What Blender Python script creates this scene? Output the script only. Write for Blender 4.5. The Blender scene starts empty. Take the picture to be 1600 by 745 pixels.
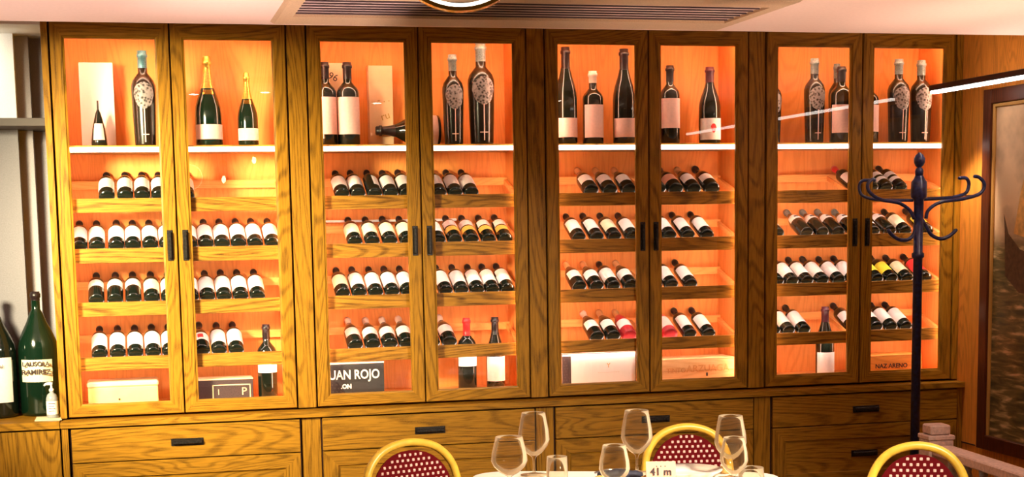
import bpy, bmesh, math, random
from mathutils import Matrix, Vector
random.seed(7)
PI = math.pi
S = bpy.context.scene
COL = S.collection

# ------------------------------------------------------------------ camera
cam_d = bpy.data.cameras.new('camera'); cam = bpy.data.objects.new('camera', cam_d); COL.objects.link(cam)
cam_d.sensor_width = 36; cam_d.sensor_fit = 'HORIZONTAL'
cam_d.lens = 2390.6 / 1600 * 36
cam_d.shift_y = (644.7 - 372.5) / 1600
cam_d.clip_start = 0.05
cam.matrix_world = Matrix(((0.97126, 0.04515, -0.2348, 0.3449),
                           (-0.2388, 0.11629, -0.9641, -7.6133),
                           (-0.0163, 0.9922, 0.1236, 1.85),
                           (0, 0, 0, 1)))
_r, _u, _f = Vector((.97126, -.2388, -.0163)).normalized(), None, Vector((.2348, .9641, -.1236)).normalized()
_u = _r.cross(_f).normalized(); _r = _f.cross(_u).normalized()
cam.matrix_world = Matrix(((_r.x, _u.x, -_f.x, .3449), (_r.y, _u.y, -_f.y, -7.6133), (_r.z, _u.z, -_f.z, 1.85), (0, 0, 0, 1)))
S.camera = cam

# ------------------------------------------------------------------ world, exposure, lights
S.view_settings.view_transform = 'Standard'
S.view_settings.look = 'None'
S.view_settings.gamma = 1
S.view_settings.use_curve_mapping = False
S.view_settings.exposure = 0.0
S.cycles.use_denoising = True
S.cycles.max_bounces = 7; S.cycles.transparent_max_bounces = 12
S.cycles.caustics_reflective = False; S.cycles.caustics_refractive = False
W = bpy.data.worlds.new('world'); S.world = W; W.use_nodes = True
W.node_tree.nodes['Background'].inputs[0].default_value = (1.0, .72, .62, 1)
W.node_tree.nodes['Background'].inputs[1].default_value = 0.06

def area(name, loc, target, size, power, col, sizey=None, spread=PI):
    l = bpy.data.lights.new(name, 'AREA'); l.energy = power; l.color = col; l.size = size
    if sizey: l.shape = 'RECTANGLE'; l.size_y = sizey
    l.spread = spread
    o = bpy.data.objects.new(name, l); COL.objects.link(o); o.location = loc
    o.rotation_euler = (Vector(target) - Vector(loc)).to_track_quat('-Z', 'Y').to_euler()
    return o

area('niche_lamp', (-.55, .16, 2.76), (-.42, .4, 2.3), .15, 4.6, (1, .93, .82))
area('table_lamp', (3.08, -4.7, 2.66), (2.1, -2.0, .8), .3, 42, (1, .86, .68), None, 1.0)
def spot(name, loc, target, power, col, angle, rad):
    l = bpy.data.lights.new(name, 'SPOT'); l.energy = power; l.color = col; l.spot_size = angle; l.spot_blend = .8; l.shadow_soft_size = rad
    o = bpy.data.objects.new(name, l); COL.objects.link(o); o.location = loc
    o.rotation_euler = (Vector(target) - Vector(loc)).to_track_quat('-Z', 'Y').to_euler(); return o
spot('key_lamp', (-1.3, -2.6, 2.5), (0.42, 0, 1.72), 2700, (1, .86, .50), .74, .40)
spot('wall_fill', (4.46, -.32, 2.46), (4.745, -.10, 1.62), 46, (1, .80, .62), .95, .03)  # fill spot added to brighten the wall strip beside the cabinets
for ux in (-.2, 1.4, 3.0, 4.4):  # unseen fill spots added to brighten the ceiling
    spot('ceiling_fill', (ux, -2.6, .3), (ux + .1, -1.75, 2.7), 275 if ux < 2 else 215, (1, .74, .67) if ux < 2 else (1, .70, .56), .95, .03)

# ------------------------------------------------------------------ node helpers
MATS = {}
def mat(name):
    m = bpy.data.materials.new(name); m.use_nodes = True
    MATS[name] = m
    return m, m.node_tree.nodes, m.node_tree.links, m.node_tree.nodes['Principled BSDF']
def plain(name, col, rough=.5, metal=0, spec=.5, coat=0, noise=0, nscale=40):
    m, N, L, P = mat(name)
    P.inputs['Base Color'].default_value = (*col, 1); P.inputs['Roughness'].default_value = rough
    P.inputs['Metallic'].default_value = metal; P.inputs['Specular IOR Level'].default_value = spec
    P.inputs['Coat Weight'].default_value = coat
    if noise:
        t = N.new('ShaderNodeTexCoord'); n = N.new('ShaderNodeTexNoise'); n.inputs['Scale'].default_value = nscale
        n.inputs['Detail'].default_value = 3
        L.new(t.outputs['Object'], n.inputs['Vector'])
        r = N.new('ShaderNodeValToRGB')
        r.color_ramp.elements[0].position = .3; r.color_ramp.elements[1].position = .7
        r.color_ramp.elements[0].color = (*[c * (1 - noise) for c in col], 1)
        r.color_ramp.elements[1].color = (*[min(1, c * (1 + noise)) for c in col], 1)
        L.new(n.outputs['Fac'], r.inputs[0]); L.new(r.outputs[0], P.inputs['Base Color'])
        b = N.new('ShaderNodeBump'); b.inputs['Strength'].default_value = .15; b.inputs['Distance'].default_value = .002
        L.new(n.outputs['Fac'], b.inputs['Height']); L.new(b.outputs[0], P.inputs['Normal'])
    return m
def emit(name, col, strength):
    m, N, L, P = mat(name)
    P.inputs['Base Color'].default_value = (*col, 1)
    P.inputs['Emission Color'].default_value = (*col, 1); P.inputs['Emission Strength'].default_value = strength
    return m
def wood(name, light, dark, axis, contrast=.5, rough=.42, fine=1.0):
    """oak: figure rings stretched along an axis ('X' or 'Z'), plus fine open pores"""
    m, N, L, P = mat(name)
    t = N.new('ShaderNodeTexCoord'); oi = N.new('ShaderNodeObjectInfo')
    geo = N.new('ShaderNodeNewGeometry')
    add = N.new('ShaderNodeVectorMath'); add.operation = 'ADD'
    mul = N.new('ShaderNodeVectorMath'); mul.operation = 'SCALE'; mul.inputs[3].default_value = 13.0
    cmb = N.new('ShaderNodeCombineXYZ')
    for i in range(3): L.new(oi.outputs['Random'], cmb.inputs[i])
    L.new(cmb.outputs[0], mul.inputs[0]); L.new(t.outputs['Object'], add.inputs[0]); L.new(mul.outputs[0], add.inputs[1])
    mp = N.new('ShaderNodeMapping')
    mp.inputs['Scale'].default_value = (.12, 1, 1) if axis == 'X' else (1, 1, .12)
    L.new(add.outputs[0], mp.inputs[0])
    n1 = N.new('ShaderNodeTexNoise'); n1.inputs['Scale'].default_value = 4.2; n1.inputs['Detail'].default_value = 3
    n1.inputs['Roughness'].default_value = .35; n1.inputs['Distortion'].default_value = .5
    L.new(mp.outputs[0], n1.inputs['Vector'])
    m1 = N.new('ShaderNodeMath'); m1.operation = 'MULTIPLY'; m1.inputs[1].default_value = 190
    s1 = N.new('ShaderNodeMath'); s1.operation = 'SINE'
    L.new(n1.outputs['Fac'], m1.inputs[0]); L.new(m1.outputs[0], s1.inputs[0])
    mr = N.new('ShaderNodeMapRange'); mr.inputs[1].default_value = .1; mr.inputs[2].default_value = 1
    mr.inputs[3].default_value = 0; mr.inputs[4].default_value = 1
    L.new(s1.outputs[0], mr.inputs[0])
    n2 = N.new('ShaderNodeTexNoise'); n2.inputs['Scale'].default_value = 150; n2.inputs['Detail'].default_value = 3
    mp2 = N.new('ShaderNodeMapping'); mp2.inputs['Scale'].default_value = (.07, 1, 1) if axis == 'X' else (1, 1, .07)
    L.new(add.outputs[0], mp2.inputs[0]); L.new(mp2.outputs[0], n2.inputs['Vector'])
    r2 = N.new('ShaderNodeMapRange'); r2.inputs[1].default_value = .42; r2.inputs[2].default_value = .72
    L.new(n2.outputs['Fac'], r2.inputs[0])
    n3 = N.new('ShaderNodeTexNoise'); n3.inputs['Scale'].default_value = 420
    L.new(add.outputs[0], n3.inputs['Vector'])
    a1 = N.new('ShaderNodeMath'); a1.operation = 'MULTIPLY'; a1.inputs[1].default_value = contrast
    L.new(mr.outputs[0], a1.inputs[0])
    mm = N.new('ShaderNodeMath'); mm.operation = 'MULTIPLY'
    r3 = N.new('ShaderNodeMapRange'); r3.inputs[1].default_value = .35; r3.inputs[2].default_value = .65
    L.new(n3.outputs['Fac'], r3.inputs[0])
    L.new(a1.outputs[0], mm.inputs[0])
    r4 = N.new('ShaderNodeMath'); r4.operation = 'MULTIPLY_ADD'; r4.inputs[1].default_value = .6; r4.inputs[2].default_value = .5
    L.new(r3.outputs[0], r4.inputs[0]); L.new(r4.outputs[0], mm.inputs[1])
    a2 = N.new('ShaderNodeMath'); a2.operation = 'MULTIPLY_ADD'; a2.inputs[1].default_value = contrast * .9 * fine; a2.use_clamp = True
    L.new(r2.outputs[0], a2.inputs[0]); L.new(mm.outputs[0], a2.inputs[2])
    mx = N.new('ShaderNodeMix'); mx.data_type = 'RGBA'
    mx.inputs[6].default_value = (*light, 1); mx.inputs[7].default_value = (*dark, 1)
    L.new(a2.outputs[0], mx.inputs[0]); L.new(mx.outputs[2], P.inputs['Base Color'])
    P.inputs['Roughness'].default_value = rough
    P.inputs['Specular IOR Level'].default_value = .18
    b = N.new('ShaderNodeBump'); b.inputs['Strength'].default_value = .25; b.inputs['Distance'].default_value = .001; b.invert = True
    L.new(a2.outputs[0], b.inputs['Height']); L.new(b.outputs[0], P.inputs['Normal'])
    return m

OAK_L, OAK_D = (.40, .185, .014), (.060, .024, .002)
wood('oak_h', OAK_L, OAK_D, 'X', .48); wood('oak_v', OAK_L, OAK_D, 'Z', .48)
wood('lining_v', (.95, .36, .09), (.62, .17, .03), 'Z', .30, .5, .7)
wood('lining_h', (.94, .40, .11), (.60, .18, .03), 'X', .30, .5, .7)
wood('rail_h', (.50, .23, .028), (.09, .032, .004), 'X', .6)
wood('crate_wood', (.95, .55, .25), (.70, .30, .10), 'X', .35, .6)
wood('crate_orange', (.95, .36, .07), (.60, .18, .03), 'X', .35, .6)
wood('panelling', (.95, .36, .055), (.42, .13, .02), 'Z', .35, .4)
wood('frame_wood', (.12, .03, .012), (.03, .008, .004), 'Z', .4, .3)
wood('floor_wood', (.30, .17, .08), (.12, .06, .03), 'X', .4, .4)
plain('dark_gap', (.03, .006, .002), .8)
plain('ceiling_paint', (.93, .72, .62), .9, noise=.03, nscale=60)
plain('plaster_lilac', (.40, .37, .42), .9, noise=.12, nscale=180)
plain('plaster_white_shaded', (.24, .23, .27), .9, noise=.10, nscale=180)  # white plaster with the shade below the shelf put into its colour
plain('plaster_white', (.86, .84, .76), .9, noise=.05, nscale=180)
plain('shelf_dark', (.07, .055, .055), .6)
plain('iron_black', (.035, .03, .028), .35, .6, noise=.5, nscale=120)
plain('iron_edge', (.35, .34, .36), .25, .9)
plain('wine_glass_dark', (.006, .010, .007), .10, coat=.3)
plain('wine_glass_green', (.003, .014, .007), .12, coat=.3)
plain('wine_glass_magnum', (.014, .009, .005), .22, coat=.1)
plain('label_white', (.93, .86, .84), .7, noise=.04, nscale=90)
plain('label_pink', (.93, .62, .56), .7, noise=.05, nscale=90)
plain('label_cream', (.92, .80, .55), .7, noise=.05, nscale=90)
plain('label_orange', (.85, .38, .06), .7)
plain('label_yellow', (.9, .74, .05), .7)
plain('label_red', (.75, .03, .03), .6)
plain('label_peach', (.90, .42, .28), .7)
plain('capsule_black', (.015, .008, .010), .35)
plain('capsule_plum', (.09, .015, .03), .35)
plain('capsule_gold', (.75, .45, .08), .3, .7, noise=.3, nscale=150)
plain('capsule_teal', (.10, .26, .32), .35, .3, noise=.3, nscale=150)
plain('capsule_grey', (.22, .26, .26), .4, .3, noise=.35, nscale=150)
plain('capsule_pale', (.85, .60, .50), .5)
plain('capsule_cork', (.75, .36, .14), .6)
plain('wax_red', (.80, .02, .02), .3)
plain('red_wrap', (.55, .02, .03), .35)
plain('ink', (.05, .03, .03), .8)
plain('ink_gold', (.55, .28, .06), .6)
plain('ink_orange', (.78, .34, .10), .7)
plain('black_card', (.018, .014, .014), .55, noise=.4, nscale=200)
plain('brown_card', (.055, .030, .032), .55, noise=.4, nscale=200)
plain('white_card', (.95, .84, .78), .6)
plain('cream_card', (.93, .62, .36), .5, noise=.04, nscale=20)
plain('tin_gold', (.90, .62, .25), .35, noise=.06, nscale=20)
plain('coat_blue', (.014, .026, .12), .28, coat=.4, noise=.5, nscale=60)
plain('rattan', (.82, .50, .05), .35, noise=.12, nscale=30)
plain('weave_burgundy', (.12, .002, .004), .8, spec=.1)
plain('weave_cream', (.92, .60, .50), .55)
plain('weave_pink', (.85, .16, .14), .55)
plain('cloth_white', (.95, .90, .78), .85, noise=.03, nscale=30)
plain('porcelain', (.93, .89, .80), .2)
plain('napkin_dark', (.02, .02, .04), .7, noise=.4, nscale=80)
plain('bread', (.75, .45, .13), .8, noise=.2, nscale=60)
plain('post_paint', (.62, .40, .33), .6, noise=.18, nscale=70)
plain('baluster_paint', (.30, .24, .21), .7, noise=.25, nscale=70)
plain('louver_dark', (.055, .035, .045), .5)
plain('louver_slat', (.10, .07, .08), .4)
plain('ac_panel', (.62, .45, .28), .6, noise=.15, nscale=220)
plain('plastic_clear', (.30, .32, .36), .15)
plain('plastic_white', (.85, .85, .84), .35)
plain('brass', (.75, .48, .10), .2, 1.0)
plain('lamp_black', (.03, .012, .012), .4, .4)
emit('led_rail', (1.0, .80, .68), 34.0)
emit('led_side', (1.0, .74, .52), 46.0)
emit('led_front', (1.0, .84, .74), 7.0)
emit('led_bar', (1.0, .90, .80), 15.0)
emit('ring_glow', (1.0, .93, .70), 4.0)
emit('filament', (1.0, .80, .50), 60.0)
emit('downlight_glow', (1.0, .88, .70), 60.0)

def arch_glass():
    m, N, L, P = mat('pane_glass'); N.remove(P)
    o = N['Material Output']; t = N.new('ShaderNodeBsdfTransparent'); g = N.new('ShaderNodeBsdfGlossy')
    g.inputs['Roughness'].default_value = .0
    f = N.new('ShaderNodeFresnel'); f.inputs[0].default_value = 1.5
    x = N.new('ShaderNodeMixShader')
    L.new(f.outputs[0], x.inputs[0]); L.new(t.outputs[0], x.inputs[1]); L.new(g.outputs[0], x.inputs[2]); L.new(x.outputs[0], o.inputs[0])
arch_glass()
def clear_glass(name, col=(1, 1, 1)):
    m, N, L, P = mat(name)
    P.inputs['Transmission Weight'].default_value = 1; P.inputs['Roughness'].default_value = 0.0
    P.inputs['IOR'].default_value = 1.48; P.inputs['Base Color'].default_value = (*col, 1)
def thin_glass(name):
    m, N, L, P = mat(name); N.remove(P)
    o = N['Material Output']; t = N.new('ShaderNodeBsdfTransparent'); t.inputs[0].default_value = (.97, .95, .90, 1)
    g = N.new('ShaderNodeBsdfGlossy'); g.inputs['Roughness'].default_value = .05; g.inputs[0].default_value = (1, .93, .82, 1)
    f = N.new('ShaderNodeLayerWeight'); f.inputs[0].default_value = .12
    x = N.new('ShaderNodeMixShader')
    d = N.new('ShaderNodeBsdfDiffuse'); d.inputs[0].default_value = (.95, .85, .68, 1); tr = N.new('ShaderNodeBsdfTranslucent'); tr.inputs[0].default_value = (.95, .85, .68, 1)  # cream diffuse edge stands in for bright reflections on the glass
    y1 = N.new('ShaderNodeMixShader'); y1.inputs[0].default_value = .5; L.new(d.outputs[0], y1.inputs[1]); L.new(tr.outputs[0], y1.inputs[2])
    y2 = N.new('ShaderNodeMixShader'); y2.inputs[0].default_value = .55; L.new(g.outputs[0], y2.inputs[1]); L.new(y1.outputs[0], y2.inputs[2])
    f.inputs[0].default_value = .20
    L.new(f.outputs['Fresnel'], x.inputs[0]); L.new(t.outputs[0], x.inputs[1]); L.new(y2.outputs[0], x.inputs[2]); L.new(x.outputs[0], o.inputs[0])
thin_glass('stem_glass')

def etched():
    m, N, L, P = mat('etching')
    t = N.new('ShaderNodeTexCoord'); v = N.new('ShaderNodeTexVoronoi'); v.inputs['Scale'].default_value = 75
    n = N.new('ShaderNodeTexNoise'); n.inputs['Scale'].default_value = 90
    L.new(t.outputs['Object'], v.inputs['Vector']); L.new(t.outputs['Object'], n.inputs['Vector'])
    mu = N.new('ShaderNodeMath'); mu.operation = 'MULTIPLY'; L.new(v.outputs['Distance'], mu.inputs[0]); L.new(n.outputs['Fac'], mu.inputs[1])
    r = N.new('ShaderNodeValToRGB'); r.color_ramp.elements[0].position = .10; r.color_ramp.elements[1].position = .30
    r.color_ramp.elements[0].color = (.012, .010, .008, 1); r.color_ramp.elements[1].color = (.38, .34, .34, 1)
    L.new(mu.outputs[0], r.inputs[0]); L.new(r.outputs[0], P.inputs['Base Color'])
    P.inputs['Roughness'].default_value = .5
etched()

def canvas_mat():
    m, N, L, P = mat('canvas_paint')
    g = N.new('ShaderNodeTexCoord'); s = N.new('ShaderNodeSeparateXYZ'); L.new(g.outputs['Object'], s.inputs[0])
    mp = N.new('ShaderNodeMapping'); mp.inputs['Scale'].default_value = (1, .55, 3.4); L.new(g.outputs['Object'], mp.inputs[0])
    n = N.new('ShaderNodeTexNoise'); n.inputs['Scale'].default_value = 11; n.inputs['Detail'].default_value = 8; n.inputs['Distortion'].default_value = .5
    L.new(mp.outputs[0], n.inputs['Vector'])
    sea = N.new('ShaderNodeValToRGB'); e = sea.color_ramp.elements
    e[0].position = .34; e[0].color = (.06, .055, .02, 1); e[1].position = .70; e[1].color = (.75, .52, .25, 1)
    q = e.new(.53); q.color = (.20, .14, .05, 1)
    L.new(n.outputs['Fac'], sea.inputs[0])
    n2 = N.new('ShaderNodeTexNoise'); n2.inputs['Scale'].default_value = 3.5; n2.inputs['Detail'].default_value = 4
    L.new(g.outputs['Object'], n2.inputs['Vector'])
    sky = N.new('ShaderNodeValToRGB'); e = sky.color_ramp.elements
    e[0].position = .35; e[0].color = (.46, .28, .15, 1); e[1].position = .6; e[1].color = (.92, .62, .36, 1)
    L.new(n2.outputs['Fac'], sky.inputs[0])
    r = N.new('ShaderNodeMapRange'); r.inputs[1].default_value = .12; r.inputs[2].default_value = .20
    L.new(s.outputs['Z'], r.inputs[0])
    mx = N.new('ShaderNodeMix'); mx.data_type = 'RGBA'
    L.new(r.outputs[0], mx.inputs[0]); L.new(sea.outputs[0], mx.inputs[6]); L.new(sky.outputs[0], mx.inputs[7])
    L.new(mx.outputs[2], P.inputs['Base Color']); P.inputs['Roughness'].default_value = .5
canvas_mat()
plain('paint_hull', (.10, .045, .02), .5, noise=.4, nscale=40)
plain('paint_sail', (.80, .42, .12), .5, noise=.25, nscale=25)

# ------------------------------------------------------------------ object helpers
def link(name, me, m=None, parent=None, loc=None):
    o = bpy.data.objects.new(name, me); COL.objects.link(o)
    if m is not None and len(me.materials) == 0:
        for k in (m if isinstance(m, (list, tuple)) else [m]): me.materials.append(MATS[k])
    if parent: o.parent = parent
    if loc is not None: o.location = loc
    return o
def tag(o, label, cat, group=None):
    o['label'] = label; o['category'] = cat
    if group: o['group'] = group
    return o
def thing(name, label, cat, loc=(0, 0, 0), rz=0, group=None):
    o = bpy.data.objects.new(name, None); COL.objects.link(o); o.location = loc; o.rotation_euler = (0, 0, rz)
    o.empty_display_size = .05
    return tag(o, label, cat, group)
def mesh(name, bm, smooth=False):
    me = bpy.data.meshes.new(name); bmesh.ops.recalc_face_normals(bm, faces=bm.faces); bm.to_mesh(me); bm.free()
    if smooth:
        me.polygons.foreach_set('use_smooth', [True] * len(me.polygons))
    return me
def add_box(bm, x0, x1, y0, y1, z0, z1, bev=0, mi=0):
    vs = [bm.verts.new((x, y, z)) for x in (x0, x1) for y in (y0, y1) for z in (z0, z1)]
    fs = [bm.faces.new([vs[i] for i in q]) for q in ((0, 1, 3, 2), (4, 6, 7, 5), (0, 4, 5, 1), (2, 3, 7, 6), (0, 2, 6, 4), (1, 5, 7, 3))]
    for f in fs: f.material_index = mi
    if bev:
        es = list({e for f in fs for e in f.edges})
        r = bmesh.ops.bevel(bm, geom=es, offset=bev, segments=1, affect='EDGES')
        for f in r['faces']: f.material_index = mi
def box(name, x0, x1, y0, y1, z0, z1, m, parent=None, bev=0.0):
    """board with its origin at its own centre (in the parent's frame)"""
    c = ((x0 + x1) / 2, (y0 + y1) / 2, (z0 + z1) / 2); bm = bmesh.new()
    add_box(bm, x0 - c[0], x1 - c[0], y0 - c[1], y1 - c[1], z0 - c[2], z1 - c[2], bev)
    return link(name, mesh(name, bm), m, parent, c)
def struct(o): o['kind'] = 'structure'; return o
def lathe(bm, prof, seg=24, mi=0, cap0=True, cap1=True, M=None):
    rings = []
    for r, z in prof:
        ring = []
        for k in range(seg):
            a = 2 * PI * k / seg; v = Vector((r * math.cos(a), r * math.sin(a), z))
            if M: v = M @ v
            ring.append(bm.verts.new(v))
        rings.append(ring)
    for a, b in zip(rings, rings[1:]):
        for k in range(seg):
            f = bm.faces.new((a[k], a[(k + 1) % seg], b[(k + 1) % seg], b[k])); f.material_index = mi; f.smooth = True
    if cap0: bm.faces.new(rings[0][::-1]).material_index = mi
    if cap1: bm.faces.new(rings[-1]).material_index = mi
def tube(bm, pts, r, seg=8, mi=0, closed=False):
    pts = [Vector(p) for p in pts]; n = len(pts); rings = []; up = Vector((0, 0, 1)); prev = None
    for i, p in enumerate(pts):
        if closed: d = pts[(i + 1) % n] - pts[i - 1]
        else: d = pts[min(i + 1, n - 1)] - pts[max(i - 1, 0)]
        d.normalize()
        if prev is None:
            a = d.cross(up if abs(d.z) < .9 else Vector((1, 0, 0))).normalized()
        else:
            a = (prev - d * prev.dot(d)).normalized()
        prev = a; b = d.cross(a); rr = r[i] if isinstance(r, (list, tuple)) else r
        rings.append([bm.verts.new(p + (a * math.cos(2 * PI * k / seg) + b * math.sin(2 * PI * k / seg)) * rr) for k in range(seg)])
    m = n if closed else n - 1
    for i in range(m):
        A, B = rings[i], rings[(i + 1) % n]
        for k in range(seg):
            f = bm.faces.new((A[k], A[(k + 1) % seg], B[(k + 1) % seg], B[k])); f.smooth = True; f.material_index = mi
    if not closed: bm.faces.new(rings[0][::-1]); bm.faces.new(rings[-1])
def spline(pts, k=6):
    out = []; P = [Vector(p) for p in pts]; P = [P[0] * 2 - P[1]] + P + [P[-1] * 2 - P[-2]]
    for i in range(1, len(P) - 2):
        for j in range(k):
            t = j / k; a, b, c, d = P[i - 1], P[i], P[i + 1], P[i + 2]
            out.append(.5 * ((2 * b) + (c - a) * t + (2 * a - 5 * b + 4 * c - d) * t * t + (3 * b - a - 3 * c + d) * t ** 3))
    out.append(P[-2]); return out
def text_obj(name, body, size, m, parent, loc, rot=(PI / 2, 0, 0), extrude=.0008, align='CENTER', sx=1, font_offset=0):
    cu = bpy.data.curves.new(name, 'FONT'); cu.body = body; cu.size = size; cu.extrude = extrude; cu.align_x = align; cu.align_y = 'CENTER'
    cu.resolution_u = 3; cu.offset = font_offset
    o = bpy.data.objects.new('tmp', cu); COL.objects.link(o)
    dg = bpy.context.evaluated_depsgraph_get(); me = bpy.data.meshes.new_from_object(o.evaluated_get(dg))
    bpy.data.objects.remove(o); me.materials.clear()
    t = link(name, me, m, parent, loc); t.rotation_euler = rot; t.scale = (sx, 1, 1)
    return t

# ------------------------------------------------------------------ setting
WALLX = 4.745
ZF = .10
struct(box('floor', -3.2, 8, -9.5, .6, ZF - .05, ZF, 'floor_wood'))
struct(box('ceiling', -3.2, 8, -9.5, -.9, 2.70, 3.0, 'ceiling_paint'))
struct(box('ceiling', -3.2, WALLX, -.9, .6, 2.97, 3.05, 'ceiling_paint'))
struct(box('wall_back', -3.2, WALLX + .05, .55, .65, ZF, 3.0, 'plaster_lilac'))
struct(box('wall_left', -3.3, -3.2, -9.5, .6, ZF, 3.0, 'plaster_white'))
struct(box('wall_front', -3.2, 8, -9.6, -9.5, ZF, 3.0, 'plaster_white'))
struct(box('wall_right', WALLX, WALLX + .15, -3.6, .55, ZF, 2.97, 'panelling'))
for k, z in enumerate((.6, 1.95)):
    struct(box('trim_%d' % (k + 1), WALLX - .004, WALLX, -.2, -.02, z, z + .006, 'dark_gap'))
# left niche: stepped wall faces, header and dark ledge shelf
struct(box('trim_3', -3.2, -.036, -.0, .55, 2.80, 2.97, 'plaster_white'))
struct(box('trim_4', -3.2, -.185, .36, .55, 2.36, 2.80, 'plaster_white'))
struct(box('trim_6', -3.2, -.185, .36, .55, .947, 2.36, 'plaster_white_shaded'))  # same panel continued below the shelf, its shade painted in as grey
struct(box('trim_5', -.185, -.12, .45, .55, .947, 2.80, 'plaster_lilac'))
sh = thing('ledge_shelf', 'dark wall shelf above the two giant bottles, left of the cabinets', 'shelf')
box('board', -1.6, -.036, .10, .55, 2.34, 2.378, 'shelf_dark', sh, .002)
box('bracket', -.60, -.57, .14, .355, 2.28, 2.34, 'shelf_dark', sh)

# ------------------------------------------------------------------ ceiling air conditioner
ac = thing('ceiling_air_conditioner', 'wide ceiling air conditioner grille with dark louvers above the second and third cabinets', 'air conditioner', (1.94, -1.4, 2.70))
bm = bmesh.new()
def quadring(bm, a, b, mi=0):
    for k in range(4):
        bm.faces.new([bm.verts.new(v) for v in (a[k], a[(k + 1) % 4], b[(k + 1) % 4], b[k])]).material_index = mi
def rect(x, y0, y1, z): return [(-x, y0, z), (x, y0, z), (x, y1, z), (-x, y1, z)]
o1 = rect(1.0, -.52, .40, 0); o2 = rect(.985, -.505, .385, -.012); o3 = rect(.93, -.34, .15, -.012); o4 = rect(.93, -.34, .15, .06)
quadring(bm, o1, o2); quadring(bm, o2, o3); quadring(bm, o3, o4)
bmesh.ops.remove_doubles(bm, verts=bm.verts, dist=1e-5)
link('panel_frame', mesh('panel_frame', bm), 'ac_panel', ac)
box('grille_back', -.93, .93, -.34, .15, .05, .058, 'louver_dark', ac)
for k in range(7):
    s = box('slat', -.925, .925, -.016, .016, -.0015, .0015, 'louver_slat', ac); s.location = (0, -.31 + k * .07, .006); s.rotation_euler = (.9, 0, 0)

# ------------------------------------------------------------------ furniture
P, WD, ST = 1.2, 1.101, .069
ZB, ZT = .947, 2.84
GB, GT = 1.011, 2.739
TOP_SHELF = 2.245
RAIL = [1.994, 1.756, 1.498, 1.232]; RAILB = [1.927, 1.686, 1.430, 1.167]
ORD = ['first', 'second', 'third', 'fourth']

def door_mesh(w, z0, z1, gz0, gz1):
    bm = bmesh.new(); g = .0034
    def R(x0, x1, a, b, y): return [(x0, y, a), (x1, y, a), (x1, y, b), (x0, y, b)]
    o = R(g, w - g, z0 + g, z1 - g, .003); o_ = R(g + .003, w - g - .003, z0 + g + .003, z1 - g - .003, 0)
    i0 = R(ST - .012, w - ST + .012, gz0 - .012, gz1 + .012, 0); i1 = R(ST - .008, w - ST + .008, gz0 - .008, gz1 + .008, .004)
    i2 = R(ST, w - ST, gz0, gz1, .006); i3 = R(ST, w - ST, gz0, gz1, .024); b = R(g, w - g, z0 + g, z1 - g, .024)
    def ring(A, B):
        for k in range(4):
            f = bm.faces.new([bm.verts.new(v) for v in (A[k], A[(k + 1) % 4], B[(k + 1) % 4], B[k])]); f.material_index = 0 if k in (0, 2) else 1
    for A, B in ((o, o_), (o_, i0), (i0, i1), (i1, i2), (i2, i3), (i3, b), (b, o)): ring(A, B)
    bmesh.ops.remove_doubles(bm, verts=bm.verts, dist=1e-6)
    me = mesh('door', bm); me.materials.append(MATS['oak_h']); me.materials.append(MATS['oak_v']); return me
DOOR = door_mesh(WD / 2, ZB, ZT, GB, GT)
def pull_mesh(w, h, d):
    """vertical or horizontal wrought pull: plate, raised bar, two studs"""
    bm = bmesh.new()
    add_box(bm, -w / 2, w / 2, -.004, 0, -h / 2, h / 2, .0015)
    if h > w: add_box(bm, -w * .28, w * .28, -d, -.004, -h * .44, h * .44, .004)
    else: add_box(bm, -w * .46, w * .46, -d, -.004, -h * .25, h * .30, .004)
    return mesh('pull', bm)
DPULL = pull_mesh(.027, .148, .022); WPULL = pull_mesh(.155, .036, .022)
STUD = None
def studs(parent, vertical):
    for s in (-1, 1):
        bm = bmesh.new(); lathe(bm, [(.006, -.003), (.006, .002), (.003, .005)], 8)
        o = link('screw', mesh('screw', bm), 'iron_edge', parent)
        o.rotation_euler = (PI / 2, 0, 0); o.location = (0, -.023, s * .058) if vertical else (s * .062, -.023, 0)
PANE = None
def build_rack(parent, k, mid=.5405, mw=.02):
    z = RAIL[k]; zb = RAILB[k]
    r = box('rack', .0275, 1.0735, .045, .062, zb, z, 'rail_h', parent, .0012)   # the front rail is the rack's body
    def sub(nm, x0, x1, y0, y1, z0, z1, m='lining_h', rx=0):
        b = box(nm, x0, x1, y0, y1, z0, z1, m, None, .001); c = Vector(b.location); b.parent = r
        b.location = c - Vector(r.location); b.rotation_euler = (rx, 0, 0); return b
    sub('back_rail', .0275, 1.0735, .325, .345, z + .050, z + .0905)
    box('light_strip', .05, 1.05, .064, .072, zb + .002, zb + .008, 'led_rail', parent)
    L = .285; a = math.atan2(.085, .27)
    for x, w in ((.0275, .02), (mid, mw), (1.0535, .02)):
        sub('side_ledger', x, x + w, .065, .065 + L, z - .012 + .03, z + .012 + .03, 'lining_h', a)
    return r

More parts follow.
